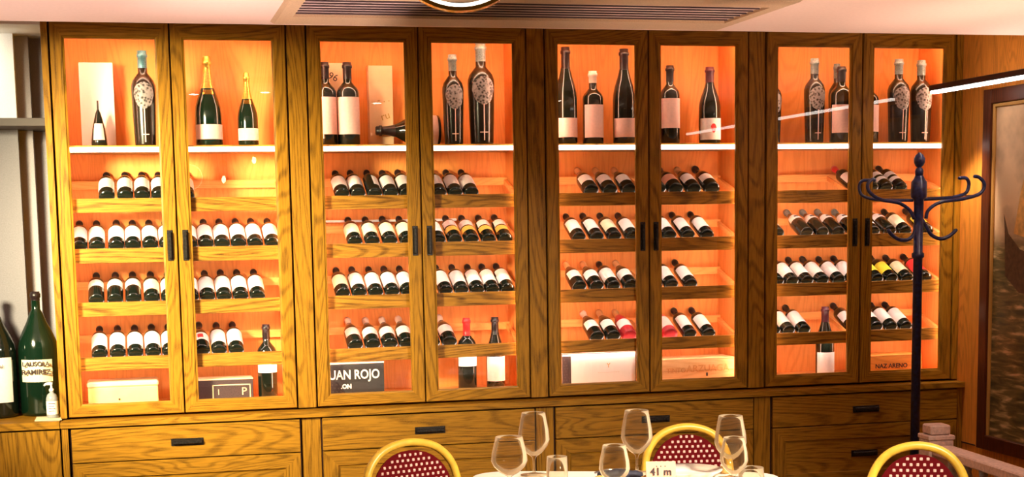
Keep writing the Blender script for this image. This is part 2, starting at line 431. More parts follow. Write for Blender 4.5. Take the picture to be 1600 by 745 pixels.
def cabinet(i):
    t = thing('display_cabinet', ['oak wine display cabinet with glass doors, leftmost, beside the grey wall',
        'oak wine display cabinet with glass doors, second from the left, above the left rattan chair',
        'oak wine display cabinet with glass doors, third from left, above the middle chair',
        'oak wine display cabinet with glass doors, rightmost, behind the blue coat stand'][i], 'cabinet', (i * P, 0, 0), 0, 'oak wine display cabinets')
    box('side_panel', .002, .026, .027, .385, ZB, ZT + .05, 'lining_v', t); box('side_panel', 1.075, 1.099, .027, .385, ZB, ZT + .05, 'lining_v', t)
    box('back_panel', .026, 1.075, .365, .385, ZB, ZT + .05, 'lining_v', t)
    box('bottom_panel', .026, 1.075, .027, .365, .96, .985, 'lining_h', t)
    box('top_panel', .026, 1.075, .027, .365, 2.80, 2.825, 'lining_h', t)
    box('fascia', .002, 1.099, .004, .026, ZT + .002, ZT + .06, 'oak_h', t)
    shf = box('shelf', .0265, 1.0745, .045, .364, 2.217, TOP_SHELF, 'rail_h', t, .001)
    s = box('light_strip', .03, 1.07, .036, .0445, 2.213, 2.236, 'led_front', t)
    # light strips run up behind the outer stiles and the two middle stiles
    for x in (.027, 1.068):
        box('light_strip', x, x + .006, .030, .040, 1.0, 2.76, 'led_side', t)
    box('light_strip', .05, 1.05, .030, .042, 2.765, 2.772, 'led_side', t)
    for k in range(4): build_rack(t, k, *((.5038, .0095) if i == 3 else ()))
    for d in range(2):
        x0 = d * WD / 2
        dr = link('door', DOOR, None, t, (x0, 0, 0))
        global PANE
        if PANE is None:
            bm = bmesh.new(); vs = [bm.verts.new(v) for v in ((ST, .014, GB), (WD / 2 - ST, .014, GB), (WD / 2 - ST, .014, GT), (ST, .014, GT))]
            bm.faces.new(vs); PANE = mesh('pane', bm); PANE.materials.append(MATS['pane_glass'])
        link('glass_pane', PANE, None, dr)
        h = link('handle', DPULL, 'iron_black', dr, (.0365 if d else WD / 2 - .0365, 0, 1.765))
        h['label'] = 'black wrought pull'
    return t
cabs = [cabinet(i) for i in range(4)]
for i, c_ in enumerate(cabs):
    for xs_ in (-.0045, WD - .011): box('gap_shade_strip', xs_, xs_ + .0155, .0262, .0268, ZB, ZT, 'dark_gap', c_)  # dark strips standing in for the shade in the gaps beside the doors
    box('light_block_strip', WD / 2 - .02, WD / 2 + .02, .0245, .0275, ZB + .01, ZT - .01, 'dark_gap', c_)  # added dark strip that stops interior light leaking between the doors

for i in range(4):
    x0 = i * P + WD + .005; x1 = (i + 1) * P - .005
    if i < 3:
        u = box('filler_post', x0, x1, .006, .36, ZB, ZT + .06, 'oak_v', None, .0015)
        tag(u, ['upright oak filler post between the first and second cabinets from the left', 'upright oak filler post between the second and third cabinets from the left',
                'upright oak filler post between the third and rightmost cabinets'][i], 'post', 'oak filler posts')
e = box('end_panel', -.036, -.006, -.002, .39, ZB, ZT + .06, 'oak_v', None, .001); tag(e, 'narrow oak end panel closing the left side of the leftmost display cabinet', 'panel')
e = box('end_panel', 4.7065, 4.742, -.0, .39, ZB, ZT + .06, 'oak_v', None, .001); tag(e, 'dark oak end panel at the right end of the cabinets, beside the painting wall', 'panel')
lg = box('worktop_ledge', -.036, 4.742, -.088, .39, .908, .939, 'oak_h', None, .002); tag(lg, 'long thin oak ledge running under all four display cabinets above the drawers', 'worktop')

def front(parent, nm, x0, x1, z0, z1, inset=0):
    """drawer front, flat or framed"""
    if not inset:
        return box(nm, x0, x1, -.078, -.058, z0, z1, 'oak_h', parent, .002)
    c = ((x0 + x1) / 2, -.078, (z0 + z1) / 2); bm = bmesh.new(); w = (x1 - x0) / 2; h = (z1 - z0) / 2
    def R(a, b, y): return [(-a, y, -b), (a, y, -b), (a, y, b), (-a, y, b)]
    def ring(A, B):
        for k in range(4):
            f = bm.faces.new([bm.verts.new(v) for v in (A[k], A[(k + 1) % 4], B[(k + 1) % 4], B[k])]); f.material_index = 0 if k in (0, 2) else 1
    A = [R(w, h, .02), R(w, h, .002), R(w - .002, h - .002, 0), R(w - inset, h - inset, 0), R(w - inset - .004, h - inset - .004, .010), R(w - inset - .012, h - inset - .012, .012)]
    for p, q in zip(A, A[1:]): ring(p, q)
    bm.faces.new([bm.verts.new(v) for v in A[-1]]).material_index = 0
    bm.faces.new([bm.verts.new(v) for v in A[0]]).material_index = 0
    bmesh.ops.remove_doubles(bm, verts=bm.verts, dist=1e-6)
    return link(nm, mesh(nm, bm), ['oak_h', 'oak_v'], parent, c)
for i in range(4):
    t = thing('drawer_unit', ['oak drawer unit under the leftmost display cabinet', 'oak drawer unit under the second display cabinet, behind the left rattan chair',
        'oak drawer unit under the third display cabinet, behind the wine glasses', 'oak drawer unit under the rightmost display cabinet, behind the coat stand pole'][i], 'cabinet', (i * P, 0, 0), 0, 'oak drawer units')
    box('carcass', .004, 1.106, -.057, .385, .17, .907, 'dark_gap', t)
    box('plinth', .004, 1.106, -.03, .38, ZF, .169, 'oak_h', t)
    for (z0, z1, ins) in ((.738, .900, 0), (.405, .733, .072), (.178, .400, .072)):
        d = front(t, 'drawer', .012, 1.100, z0, z1, ins)
        zz = {.738: .816, .405: .573, .178: .29}[z0]; yy = -.078 if not ins else -.066
        h = link('handle', WPULL, 'iron_black', d); h.location = Vector((.553, yy, zz)) - Vector(d.location); h['label'] = 'black iron drawer pull'
    if i < 3:
        u = box('lower_post', i * P + 1.111, (i + 1) * P + .004, -.062, .36, ZF, .905, 'oak_v', None, .002)
        tag(u, ['lower oak post between the first and second drawer units from the left', 'lower oak post between the second and third drawer units from the left', 'lower oak post between the third and rightmost drawer units'][i], 'post', 'lower oak posts')
u = box('lower_post', 4.710, 4.742, -.062, .36, ZF, .905, 'oak_v', None, .002); tag(u, 'narrow oak post closing the drawer units at the painting wall', 'post')
# counter on the left
ct = thing('side_counter', 'oak counter with vertical grain front below the giant bottles, far left', 'counter')
box('countertop', -1.6, -.038, -.088, .545, .908, .944, 'oak_h', ct, .002)
box('front_panel', -1.6, -.040, -.074, -.055, ZF, .900, 'oak_v', ct, .002)
box('edge_post', -.032, -.002, -.078, -.05, ZF, .905, 'oak_v', ct, .001)
box('carcass', -1.6, -.046, -.054, .54, ZF, .907, 'dark_gap', ct)

# ------------------------------------------------------------------ bottles
def prof(kind, H, R):
    n = .0145 / .038 * R if kind != 'champ' else .0155 / .044 * R
    if kind == 'bord':
        p = [(.55, 0), (.93, .004), (1, .02), (1, .62), (.97, .655), (.85, .69), (.62, .725), (None, .765), (None, .93), (1.18, .935), (1.18, .97), (None, .975), (None, 1)]
    elif kind == 'burg':
        p = [(.55, 0), (.93, .004), (1, .02), (1, .47), (.96, .53), (.82, .61), (.64, .68), (.50, .74), (None, .80), (None, .93), (1.18, .935), (1.18, .965), (None, .97), (None, 1)]
    elif kind == 'champ':
        p = [(.6, 0), (.95, .005), (1, .02), (1, .36), (.95, .44), (.80, .52), (.60, .60), (.43, .68), (.33, .76), (.28, .85), (.27, .90), (.34, .905), (.34, .945), (.29, .95), (.28, .99), (.22, 1)]
    elif kind == 'taper':      # heavy wide-shouldered etched bottle
        p = [(.62, 0), (.84, .004), (.86, .02), (.93, .30), (1, .60), (.98, .64), (.86, .69), (.60, .735), (None, .77), (None, .93), (1.15, .935), (1.15, .965), (None, .97), (None, 1)]
    elif kind == 'jug':
        p = [(.6, 0), (.95, .006), (1, .03), (1, .54), (.95, .60), (.75, .68), (.50, .76), (.36, .82), (None, .86), (None, .95), (1.2, .955), (1.2, .985), (None, .99), (None, 1)]
    elif kind == 'cone':
        p = [(.9, 0), (1, .01), (.98, .12), (.80, .38), (.52, .60), (.30, .74), (None, .82), (None, 1)]
    out = []
    if kind == 'cone': n = R * .10
    if kind == 'jug': n = R * .22
    if kind == 'champ': n = 1
    for r, z in p:
        if r is None: rr = n
        elif r > 1.1: rr = n * r
        else: rr = r * R
        out.append((rr, z * H))
    return out, n
_BM = {}
def rad_at(pr, z):
    for (r0, z0), (r1, z1) in zip(pr, pr[1:]):
        if z0 <= z <= z1 + 1e-9 and z1 > z0: return r0 + (r1 - r0) * (z - z0) / (z1 - z0)
    return pr[-1][0]
def shell(pr, z0, z1, a0, a1, off=.0007, n=14, m=1):
    """part of the bottle's surface between two heights and two angles, lifted a little: a label"""
    if z1 > pr[3][1] * .98: m = max(m, 6)
    bm = bmesh.new(); zs = [z0 + (z1 - z0) * j / m for j in range(m + 1)]; rows = []
    for z in zs:
        r = rad_at(pr, z) + off
        rows.append([bm.verts.new((r * math.sin(a0 + (a1 - a0) * k / n), -r * math.cos(a0 + (a1 - a0) * k / n), z)) for k in range(n + 1)])
    for A, B in zip(rows, rows[1:]):
        for k in range(n): bm.faces.new((A[k], A[k + 1], B[k + 1], B[k])).smooth = True
    return mesh('label', bm)
def bottle_meshes(kind, H, R, lab, cap, ang, seg=22):
    key = (kind, round(H, 3), round(R, 4), lab, cap, ang)
    if key in _BM: return _BM[key]
    pr, n = prof(kind, H, R); bm = bmesh.new(); lathe(bm, pr, seg); body = mesh('glass_body', bm)
    capm = labm = None
    if cap:
        zs = sorted({cap * H} | {z for r, z in pr if z > cap * H}); bm = bmesh.new()
        q = [(rad_at(pr, z) + .0006, z) for z in zs]
        if True: q = [(r + .0006, z) for r, z in pr if z >= cap * H - 1e-6] ; q = [(rad_at(pr, cap * H) + .0006, cap * H)] + [a for a in q if a[1] > cap * H + 1e-6]
        q[-1] = (q[-1][0], q[-1][1] + .001); lathe(bm, q, 16, cap0=False); capm = mesh('capsule', bm)
    if lab: labm = shell(pr, lab[0] * H, lab[1] * H, -ang, ang)
    _BM[key] = (body, labm, capm, pr); return _BM[key]
def mk(name, me, m, parent):
    o = bpy.data.objects.new(name, me); COL.objects.link(o); o.parent = parent
    if not me.materials: me.materials.append(MATS[m])
    else: o.material_slots[0].link = 'OBJECT'; o.material_slots[0].material = MATS[m]
    return o
def bottle(label, loc, kind='bord', H=.30, R=.038, glass='wine_glass_dark', lab=(.22, .50), labm='label_white', cap=.80, capm='capsule_black',
           ang=1.35, rot=(0, 0, 0), roll=0, group=None, extra=None):
    body, lm, cm, pr = bottle_meshes(kind, H, R, lab, cap, ang)
    t = thing('wine_bottle', label, 'bottle', loc, 0, group)
    t.rotation_euler = (Matrix.Rotation(rot[2], 3, 'Z') @ Matrix.Rotation(rot[1], 3, 'Y') @ Matrix.Rotation(rot[0], 3, 'X') @ Matrix.Rotation(roll, 3, 'Z')).to_euler()
    mk('glass_body', body, glass, t)
    if lm: mk('label', lm, labm, t)
    if cm: mk('capsule', cm, capm, t)
    if extra: extra(t, pr, H, R)
    return t

TH = math.radians(24)
ORDW = ['leftmost', 'second', 'third', 'fourth', 'fifth', 'sixth', 'seventh', 'eighth']
ROWW = ['top rack', 'second rack', 'third rack', 'bottom rack']
CABW = ["leftmost cabinet's", "second cabinet's", "third cabinet's", "rightmost cabinet's"]
DW = 'white-labelled wine bottle'
# style: (description, dict of overrides)
ST_ = {
 'w': ('white-labelled wine bottle', {}),
 'b': ('wine bottle with big white label', dict(lab=(.16, .58), ang=1.45)),
 'k': ('dark bottle with its label turned aside', dict(roll=1.3)),
 's': ('bottle with a short shoulder label', dict(lab=(.34, .56))),
 'p': ('bottle with cream and pinkish label', dict(labm='label_pink')),
 'o': ('orange-and-pink-labelled wine bottle', dict(labm='label_orange', lab=(.20, .36), neck2='label_pink')),
 'g': ('white-labelled bottle with pink neck', dict(lab=(.18, .44), neck2='label_pink')),
 'c': ('white-labelled bottle with pale cork-coloured neck', dict(kind='burg', R=.041, lab=(.20, .46), capm='capsule_cork', cap=.76)),
 'm': ('wide dark burgundy-shaped bottle', dict(kind='burg', R=.043, lab=(.20, .42))),
 'a': ('peach-labelled wine bottle', dict(kind='burg', R=.042, labm='label_peach', lab=(.20, .44))),
 'n': ('bottle with whitish neck', dict(kind='burg', R=.040, lab=(.22, .46), labm='label_pink', capm='capsule_pale', cap=.76)),
 'N': ('white-necked bottle', dict(kind='burg', R=.040, lab=(.22, .46), capm='capsule_pale', cap=.74)),
 'G': ('cork-necked bottle', dict(kind='burg', R=.040, lab=(.22, .46), capm='capsule_cork', cap=.74)),
 'R': ('red-wrapped bottle with white label', dict(kind='burg', R=.040, lab=(.22, .46), capm='capsule_cork', cap=.74, glass='red_wrap')),
 'P': ('red bottle with big pinkish label', dict(kind='burg', R=.041, lab=(.14, .48), labm='label_pink', glass='red_wrap')),
 'e': ('bottle with white emblem neck label', dict(kind='burg', R=.039, lab=(.44, .66), labm='label_white', capm='capsule_grey', emblem=1)),
 'y': ('yellow-labelled wine bottle', dict(labm='label_yellow', lab=(.18, .52))),
 'r': ('red-labelled wine bottle', dict(labm='label_red', lab=(.16, .60))),
 'h': ('bottle with red blotch on its label', dict(kind='burg', R=.040, lab=(.22, .46), blotch=1)),
 't': ('cream-labelled wine bottle', dict(labm='label_cream', lab=(.18, .54), ang=1.45)),
 'd': ('bottle with two white bands', dict(lab=(.38, .52), band2=1)),
}
ROWS = {
 (0, 0): ([.227, .314, .394, .474], 'wwww', [.605], 'w'),
 (0, 1): ([.088, .170, .261, .339, .421, .501], 'bbbbbb', [.610, .687, .766, .847, .928, 1.012], 'bbbbbb'),
 (0, 2): ([.155, .243, .330, .418, .500], 'ssstw', [.606, .685, .766, .847, .929], 'bbbbb'),
 (0, 3): ([.158, .243, .327, .412, .492], 'bbbbb', [.648, .731, .815], 'hbb'),
 (1, 0): ([.165, .246, .330, .412, .493], 'wwkww', [.660, .743, .826], 'www'),
 (1, 1): ([.222, .311, .401, .490], 'tttt', [.651, .736, .823, .912, 1.000], 'woooo'),
 (1, 2): ([.154, .238, .322, .406, .488], 'tbbbb', [.682, .765, .848, .928, 1.008], 'bbggg'),
 (1, 3): ([.210, .299, .388, .474], 'nnnn', [.608, .696], 'nn'),
 (2, 0): ([.262, .365, .468], 'ccc', [.631, .727, .829, .932], 'macm'),
 (2, 1): ([.193, .291, .388, .486], 'wwtw', [.603, .693, .796, .903], 'wwww'),
 (2, 2): ([.193, .287, .380, .475], 'GGwG', [.612, .702, .810], 'www'),
 (2, 3): ([.286, .377, .468], 'NGR', [.600, .694, .805, .912], 'RPww'),
 (3, 0): ([], '', [.655, .741, .827], 'ddd'),
 (3, 1): ([.104, .273, .365, .457, .557], 'keeee', [.668, .765, .858, .990], 'wety'),
 (3, 2): ([.106, .190, .277, .368, .465, .552], 'bbbbbb', [.693, .780, .874, .984], 'yytr'),
 (3, 3): ([.087, .172, .262], 'bbb', [.693, .783, .871], 'Gbb'),
}
def add_extra(d):
    def f(t, pr, H, R):
        if d.get('neck2'): mk('neck_label', shell(pr, .40 * H, .60 * H, -1.2, 1.2), d['neck2'], t)
        if d.get('band2'): mk('neck_label', shell(pr, .18 * H, .30 * H, -1.3, 1.3), 'label_white', t)
        if d.get('blotch'): mk('red_blotch', shell(pr, .28 * H, .40 * H, -.35, .35, .0014, 6), 'label_red', t)
        if d.get('emblem'): mk('emblem', shell(pr, .50 * H, .56 * H, -.3, .3, .0016, 6), 'ink', t)
    return f if any(d.get(k) for k in ('neck2', 'band2', 'blotch', 'emblem')) else None
for (c, r), (xl, sl, xr, sr) in ROWS.items():
    for side, (xs, ss) in enumerate(((xl, sl), (xr, sr))):
        for j, (x, s) in enumerate(zip(xs, ss)):
            desc, d = ST_[s]; d = dict(d)
            ex = add_extra(d); kw = {k: v for k, v in d.items() if k not in ('neck2', 'band2', 'blotch', 'emblem')}
            kw.setdefault('R', .038); kw['roll'] = kw.get('roll', 0) + random.uniform(-.22, .22)
            posn = 'only one' if len(xs) == 1 else (ORDW[j] if j == 0 else ('rightmost' if j == len(xs) - 1 else ORDW[j] + ' from left'))
            lab = '%s, %s, %s, %s %s door' % (desc, posn, ROWW[r], CABW[c], ('left', 'right')[side])
            kw.setdefault('lab', (.17, .55)); kw['H'] = .297 + random.uniform(-.004, .003)
            bottle(lab, (c * P + x, .079 + (kw['R'] - .038) * .5, RAIL[r] + .003 + (kw['R'] - .038)), rot=(-(PI / 2 - TH), 0, random.uniform(-.012, .012)), group='wine bottles lying on the racks', extra=ex, **kw)
# bottle lying aside behind the divider in the rightmost cabinet
bottle("red-capped bottle whose neck shows left of the middle stile, top rack, rightmost cabinet", (3.6 + .572, .079, RAIL[0] + .003), rot=(-(PI / 2 - TH), 0, .06), capm='wax_red', group='wine bottles lying on the racks')
bottle("dark-capped bottle behind the middle stile, bottom rack, rightmost cabinet's left door", (3.6 + .556, .079, RAIL[3] + .003), rot=(-(PI / 2 - TH), 0, 0), group='wine bottles lying on the racks')

# standing bottles on the long shelf
def etch_extra(t, pr, H, R):
    bm = bmesh.new(); rows = []
    for j in range(11):
        q = -1 + j / 5; z = (.53 + .14 * q) * H; a = .95 * math.sqrt(max(0.02, 1 - q * q)) * (.9 if q < 0 else 1); r = rad_at(pr, z) + .0008
        rows.append([bm.verts.new((r * math.sin(-a + 2 * a * k / 10), -r * math.cos(-a + 2 * a * k / 10), z)) for k in range(11)])
    for A, B in zip(rows, rows[1:]):
        for k in range(10): bm.faces.new((A[k], A[k + 1], B[k + 1], B[k])).smooth = True
    mk('etched_crest', mesh('etched_crest', bm), 'etching', t)
    mk('etched_line', shell(pr, .04 * H, .40 * H, -.05, .05, .0012, 2, 4), 'label_pink', t)
    mk('etched_cross', shell(pr, .115 * H, .125 * H, -.35, .35, .0016, 6), 'label_pink', t)
def base_glow(t, pr, H, R): pass
def stand(label, c, x, H, R, **k):
    k.setdefault('group', 'large bottles standing on the long shelf')
    bottle(label, (c * P + x, k.pop('y', .16), k.pop('z', TOP_SHELF + .0008)), H=H, R=R, **k)
E_ = dict(kind='taper', glass='wine_glass_magnum', lab=None, capm='capsule_grey', cap=.82, extra=etch_extra)
stand('big etched dark bottle with teal capsule, on the shelf beside the small cone bottle', 0, .422, .455, .058, **{**E_, 'capm': 'capsule_teal'})
stand('white-labelled tall bottle half hidden by the middle stile of the leftmost cabinet', 0, .566, .40, .050, lab=(.13, .52), labm='label_white', kind='bord')
GC = dict(kind='champ', glass='wine_glass_green', lab=(.07, .235), labm='label_pink', cap=.64, capm='capsule_gold')
def seal(t, pr, H, R): mk('neck_seal', shell(pr, .57 * H, .625 * H, -.6, .6, .0016, 8), 'brass', t)
stand('large green champagne bottle with gold foil neck, leftmost cabinet', 0, .728, .433, .0655, extra=seal, **GC)
stand('smaller green champagne bottle with gold foil neck, leftmost cabinet', 0, .918, .355, .050, extra=seal, **GC)
stand('small cone-shaped dark bottle standing before the white carton', 0, .204, .217, .038, kind='cone', lab=(.14, .50), labm='label_pink', cap=.80, capm='capsule_black', ang=.8)
B_ = dict(kind='bord', lab=(.13, .58), labm='label_pink', cap=.80)
stand('large pink-labelled bottle at the left end of the second cabinet shelf', 1, .105, .408, .055, **B_)
stand('large pink-labelled bottle with white cap ring, right of its twin, second cabinet', 1, .218, .408, .056, **B_)
stand('shorter etched dark bottle with grey capsule, second cabinet', 1, .756, .451, .055, **E_)
stand('tallest etched dark magnum with grey capsule, second cabinet', 1, .903, .51, .069, **E_)
stand('tall sloping dark magnum with pink base label, left end of third cabinet shelf', 2, .153, .495, .058, kind='burg', lab=(.07, .27), labm='label_pink', cap=.78)
stand('small bottle with pale striped capsule between two magnums, third cabinet', 2, .299, .374, .054, kind='bord', lab=(.09, .54), labm='label_pink', cap=.84, capm='capsule_pale', ang=1.2)
stand('tall sloping dark magnum left of the middle stile, third cabinet', 2, .470, .489, .060, kind='burg', lab=(.07, .27), labm='label_pink', cap=.78)
stand('pink-labelled dark bottle at the left of the third cabinet\'s right door', 2, .723, .406, .052, **{**B_, 'lab': (.20, .58)})
def drop(t, pr, H, R): 
    bm = bmesh.new(); zc = .205 * H; r = rad_at(pr, zc) + .0018; vs = []
    for k in range(16):
        a = 2 * PI * k / 16; u = .017 * math.sin(a) * (1 if math.cos(a) > 0 else .75); vs.append(bm.verts.new((u, -math.sqrt(r * r - u * u), zc + .026 * math.cos(a) - (.004 if math.cos(a) > 0 else 0))))
    bm.faces.new(vs); mk('red_drop', mesh('red_drop', bm), 'label_red', t)
stand('brown sloping bottle with a red drop on its white label, third cabinet', 2, .946, .400, .058, kind='burg', lab=(.05, .33), labm='label_white', cap=.80, capm='capsule_plum', extra=drop)
stand('etched dark bottle cut by the left stile of the rightmost cabinet', 3, .098, .40, .055, **E_)
stand('etched dark bottle standing alone in the middle of the rightmost cabinet\'s left door', 3, .347, .450, .057, **E_)
stand('large pink-labelled dark bottle beside the middle stile, rightmost cabinet', 3, .490, .405, .060, **{**B_, 'lab': (.13, .50)}, y=.13)
stand('etched bottle with grey capsule hiding behind the pink-labelled one, rightmost cabinet', 3, .535, .435, .045, y=.28, **E_)
stand('pink-labelled bottle peeking out right of the middle stile, rightmost cabinet', 3, .664, .37, .057, **{**B_, 'lab': (.16, .55)})
stand('left one of the two etched bottles behind the lamp tip, rightmost cabinet', 3, .845, .451, .060, **E_)
stand('right one of the two etched bottles, touching the lamp tip, rightmost cabinet', 3, .980, .445, .060, **E_)
t = bottle('champagne bottle lying sideways, neck to the left, before the cream carton', (P + .700, .262, TOP_SHELF + .0795), 'champ', .33, .078, 'wine_glass_dark', (.05, .26), 'label_pink', .70, 'capsule_black', rot=(0, -PI / 2, 0))

# standing bottles on the cabinet floor (necks above the bottom rail)
FL = .9858
G2 = 'bottles standing on the cabinet floors'
stand('standing white-labelled bottle at the right bottom of the leftmost cabinet', 0, .968, .375, .048, kind='bord', lab=(.36, .60), labm='label_white', z=FL, y=.14, group=G2)
stand('standing bottle with red wax top, bottom of second cabinet', 1, .798, .375, .049, kind='bord', lab=(.34, .50), labm='label_white', capm='wax_red', cap=.76, z=FL, y=.14, group=G2)
stand('standing bottle with white cap tip and pink label, bottom of second cabinet', 1, .949, .375, .048, kind='burg', lab=(.12, .46), labm='label_pink', capm='capsule_black', cap=.76, z=FL, y=.14, group=G2)
stand('standing bottle with oval-topped white label, bottom of rightmost cabinet', 3, .412, .375, .051, kind='burg', lab=(.03, .34), labm='label_white', capm='capsule_plum', cap=.78, z=FL, y=.14, group=G2)

# ------------------------------------------------------------------ boxes and crates
def carton(label, c, x0, x1, y0, y1, z0, z1, m, bev=.002, cat='box', name='carton'):
    t = thing(name, label, cat, (c * P + (x0 + x1) / 2, (y0 + y1) / 2, z0))
    w, d, h = (x1 - x0) / 2, (y1 - y0) / 2, z1 - z0
    return t, w, d, h
t, w, d, h = carton('tall white carton behind the small cone bottle', 0, .120, .282, .26, .355, TOP_SHELF + .0008, 2.655, 'white_card')
box('carton_body', -w, w, -d, d, 0, h - .004, 'white_card', t, .002); box('lid_flap', -w + .002, w - .002, -d + .002, d - .002, h - .0035, h, 'white_card', t)
t, w, d, h = carton('tall cream carton with scribbled monogram behind two bottles, second cabinet', 1, .118, .232, .26, .35, TOP_SHELF + .0008, 2.662, 'cream_card')
box('carton_body', -w, w, -d, d, 0, h, 'cream_card', t, .002); text_obj('monogram', '96', .05, 'ink', t, (-.015, -d - .001, h - .07), (PI / 2, .4, 0))
t, w, d, h = carton('tall cream carton with brown handwriting behind the sideways champagne bottle', 1, .345, .470, .30, .362, TOP_SHELF + .0008, 2.655, 'cream_card')
box('carton_body', -w, w, -d, d, 0, h, 'cream_card', t, .002); text_obj('handwriting', 'ru', .055, 'ink_gold', t, (.02, -d - .001, .155), (PI / 2, -.3, 0)); text_obj('handwriting', '- . .', .05, 'ink_gold', t, (.012, -d - .001, .24), (PI / 2, -.15, 0))

def plank_crate(t, w, d, h, m, n=3):
    th = .009
    for k in range(n):
        z0 = h * k / n + .0008; z1 = h * (k + 1) / n - .0008
        box('plank', -w, w, -d, -d + th, z0, z1, m, t, .0008); box('plank', -w, w, d - th, d, z0, z1, m, t, .0008)
    for s in (-1, 1): box('end_board', min(s * w, s * (w - th)), max(s * w, s * (w - th)), -d + th, d - th, 0, h, m, t)
    box('lid', -w, w, -d, d, h, h + .008, m, t, .001); box('base_board', -w + th, w - th, -d + th, d - th, .0, .008, m, t)
t, w, d, h = carton('pale gold tin with rounded lid, bottom left of the leftmost cabinet', 0, .092, .428, .13, .31, FL, 1.075, 'tin_gold', name='gift_tin')
box('tin_body', -w, w, -d, d, 0, h, 'tin_gold', t, .004); box('lid', -w - .004, w + .004, -d - .004, d + .004, h, h + .028, 'cream_card', t, .008)
bm = bmesh.new(); lathe(bm, [(.005, 0), (.005, .003), (.002, .005)], 10); k_ = link('clasp', mesh('clasp', bm), 'iron_black', t, (-.02, -d, .03)); k_.rotation_euler = (PI / 2, 0, 0)
t, w, d, h = carton('dark brown box with a cream outline, bottom right of the leftmost cabinet', 0, .560, .892, .11, .25, FL, 1.092, 'brown_card')
box('box_body', -w, w, -d, d, 0, h, 'brown_card', t, .002); box('lid', -w - .002, w + .002, -d - .002, d + .002, h, h + .006, 'cream_card', t, .001)
for a, b, z0, z1 in ((.005, .010, .004, h - .024), (w - .018, w - .013, .004, h - .024), (.005, w - .013, h - .028, h - .023)):
    box('outline', a - .04, b if a < .01 and b < .02 and False else (b if a > .01 or b > .02 else b - .04), -d - .0012, -d, z0, z1, 'cream_card', t) if not (a > .1) else box('outline', a, b, -d - .0012, -d, z0, z1, 'cream_card', t)
text_obj('lettering', 'l', .04, 'cream_card', t, (-.005, -d - .001, .045)); text_obj('lettering', 'P', .055, 'cream_card', t, (w - .045, -d - .001, .045))
t, w, d, h = carton('black box lettered JUAN ROJO in white, bottom left of the second cabinet', 1, -.0, .352, .085, .22, FL, 1.150, 'black_card')
t.location.x = P + (.032 + .352) / 2; w = (.352 - .032) / 2
box('box_body', -w, w, -d, d, 0, h, 'black_card', t, .002); box('lid', -w - .001, w + .001, -d - .001, d + .001, h, h + .007, 'cream_card', t, .001)
text_obj('lettering', 'JUAN ROJO', .066, 'white_card', t, (w - .022, -d - .001, .108), sx=.80, font_offset=.0012, align='RIGHT'); text_obj('lettering', '.ON', .030, 'white_card', t, (-.035, -d - .001, .050), font_offset=.0015)
t, w, d, h = carton('long white wine carton with open left end, bottom left of the third cabinet', 2, .097, .500, .085, .26, FL, 1.160, 'white_card')
for (a, b, c_, e_, f, g) in ((-w, w, -d, -d + .004, 0, h), (-w, w, d - .004, d, 0, h), (-w, w, -d, d, h - .004, h), (-w, w, -d, d, 0, .004), (w - .004, w, -d, d, 0, h)):
    box('carton_wall', a, b, c_, e_, f, g, 'white_card', t)
box('open_flap', -w - .002, -w + .045, -d - .0016, -d - .0004, .01, h - .012, 'ink', t)
text_obj('emblem', 'Y', .035, 'ink_orange', t, (.05, -d - .001, .105)); text_obj('lettering', '. . . . . . . . . . .', .022, 'ink_orange', t, (.05, -d - .001, .075))
t, w, d, h = carton('pale wooden crate lettered TINTO ARZUAGA, bottom right of the third cabinet', 2, .600, 1.062, .085, .27, FL, 1.103, 'crate_wood', name='wine_crate')
plank_crate(t, w, d, h, 'crate_wood', 2)
text_obj('lettering', 'TINTO', .036, 'ink_orange', t, (-.105, -d - .001, .062), font_offset=.0006); text_obj('lettering', 'ARZUAGA', .052, 'ink_orange', t, (.075, -d - .001, .068), font_offset=.0008)
box('hole', .065, .075, -d - .001, -d, .028, .046, 'ink', t)
t, w, d, h = carton('orange wooden crate with small dark lettering, bottom right of the rightmost cabinet', 3, .600, .972, .085, .27, FL, 1.078, 'crate_orange', name='wine_crate')
plank_crate(t, w, d, h, 'crate_orange', 1)
text_obj('lettering', 'NAZ ARENO', .034, 'ink', t, (.0, -d - .001, .040), font_offset=.0006)
lp = box('led_profile', P + .06, P + .80, .345, .362, 1.862, 1.874, 'label_white', None, .002); tag(lp, 'thin white lighting profile fixed across the back of the second cabinet, second rack', 'light profile')

# ------------------------------------------------------------------ left counter things
def jug_text(word1, word2):
    def f(t, pr, H, R):
        mk('cream_label', shell(pr, .28 * H, .46 * H, -.85, .85, .0008, 14), 'label_cream', t)
        text_obj('lettering', word1, .030, 'ink', t, (.0, -R - .004, .425 * H), font_offset=.001); text_obj('lettering', word2, .034, 'ink', t, (.0, -R - .004, .36 * H), font_offset=.001)
    return f
bottle('giant green-black bottle with cream label on the side counter, beside the soap bottle', (-.138, .24, .9445), 'jug', .605, .095, 'wine_glass_green', None, 'label_cream', .93, 'capsule_black', extra=jug_text('LAUSOLA', 'RAMIREZ'), rot=(0, 0, -.08))
def jug2(t, pr, H, R):
    mk('white_label', shell(pr, .13 * H, .50 * H, -.9, .9, .0008, 14), 'label_white', t); text_obj('lettering', 'Especial', .024, 'ink', t, (.0, -R - .004, .43 * H))
bottle('giant dark bottle with large white label on the side counter, cut by the left edge', (-.335, .22, .9445), 'jug', .590, .095, 'wine_glass_dark', None, 'label_white', .93, 'capsule_black', extra=jug2)
t = thing('soap_bottle', 'small pump bottle with white label standing on a folded paper', 'bottle', (-.075, .06, .947))
bm = bmesh.new(); lathe(bm, [(.024, 0), (.028, .004), (.028, .095), (.022, .112), (.010, .122), (.010, .128)], 18); link('bottle_body', mesh('bottle_body', bm), 'plastic_clear', t)
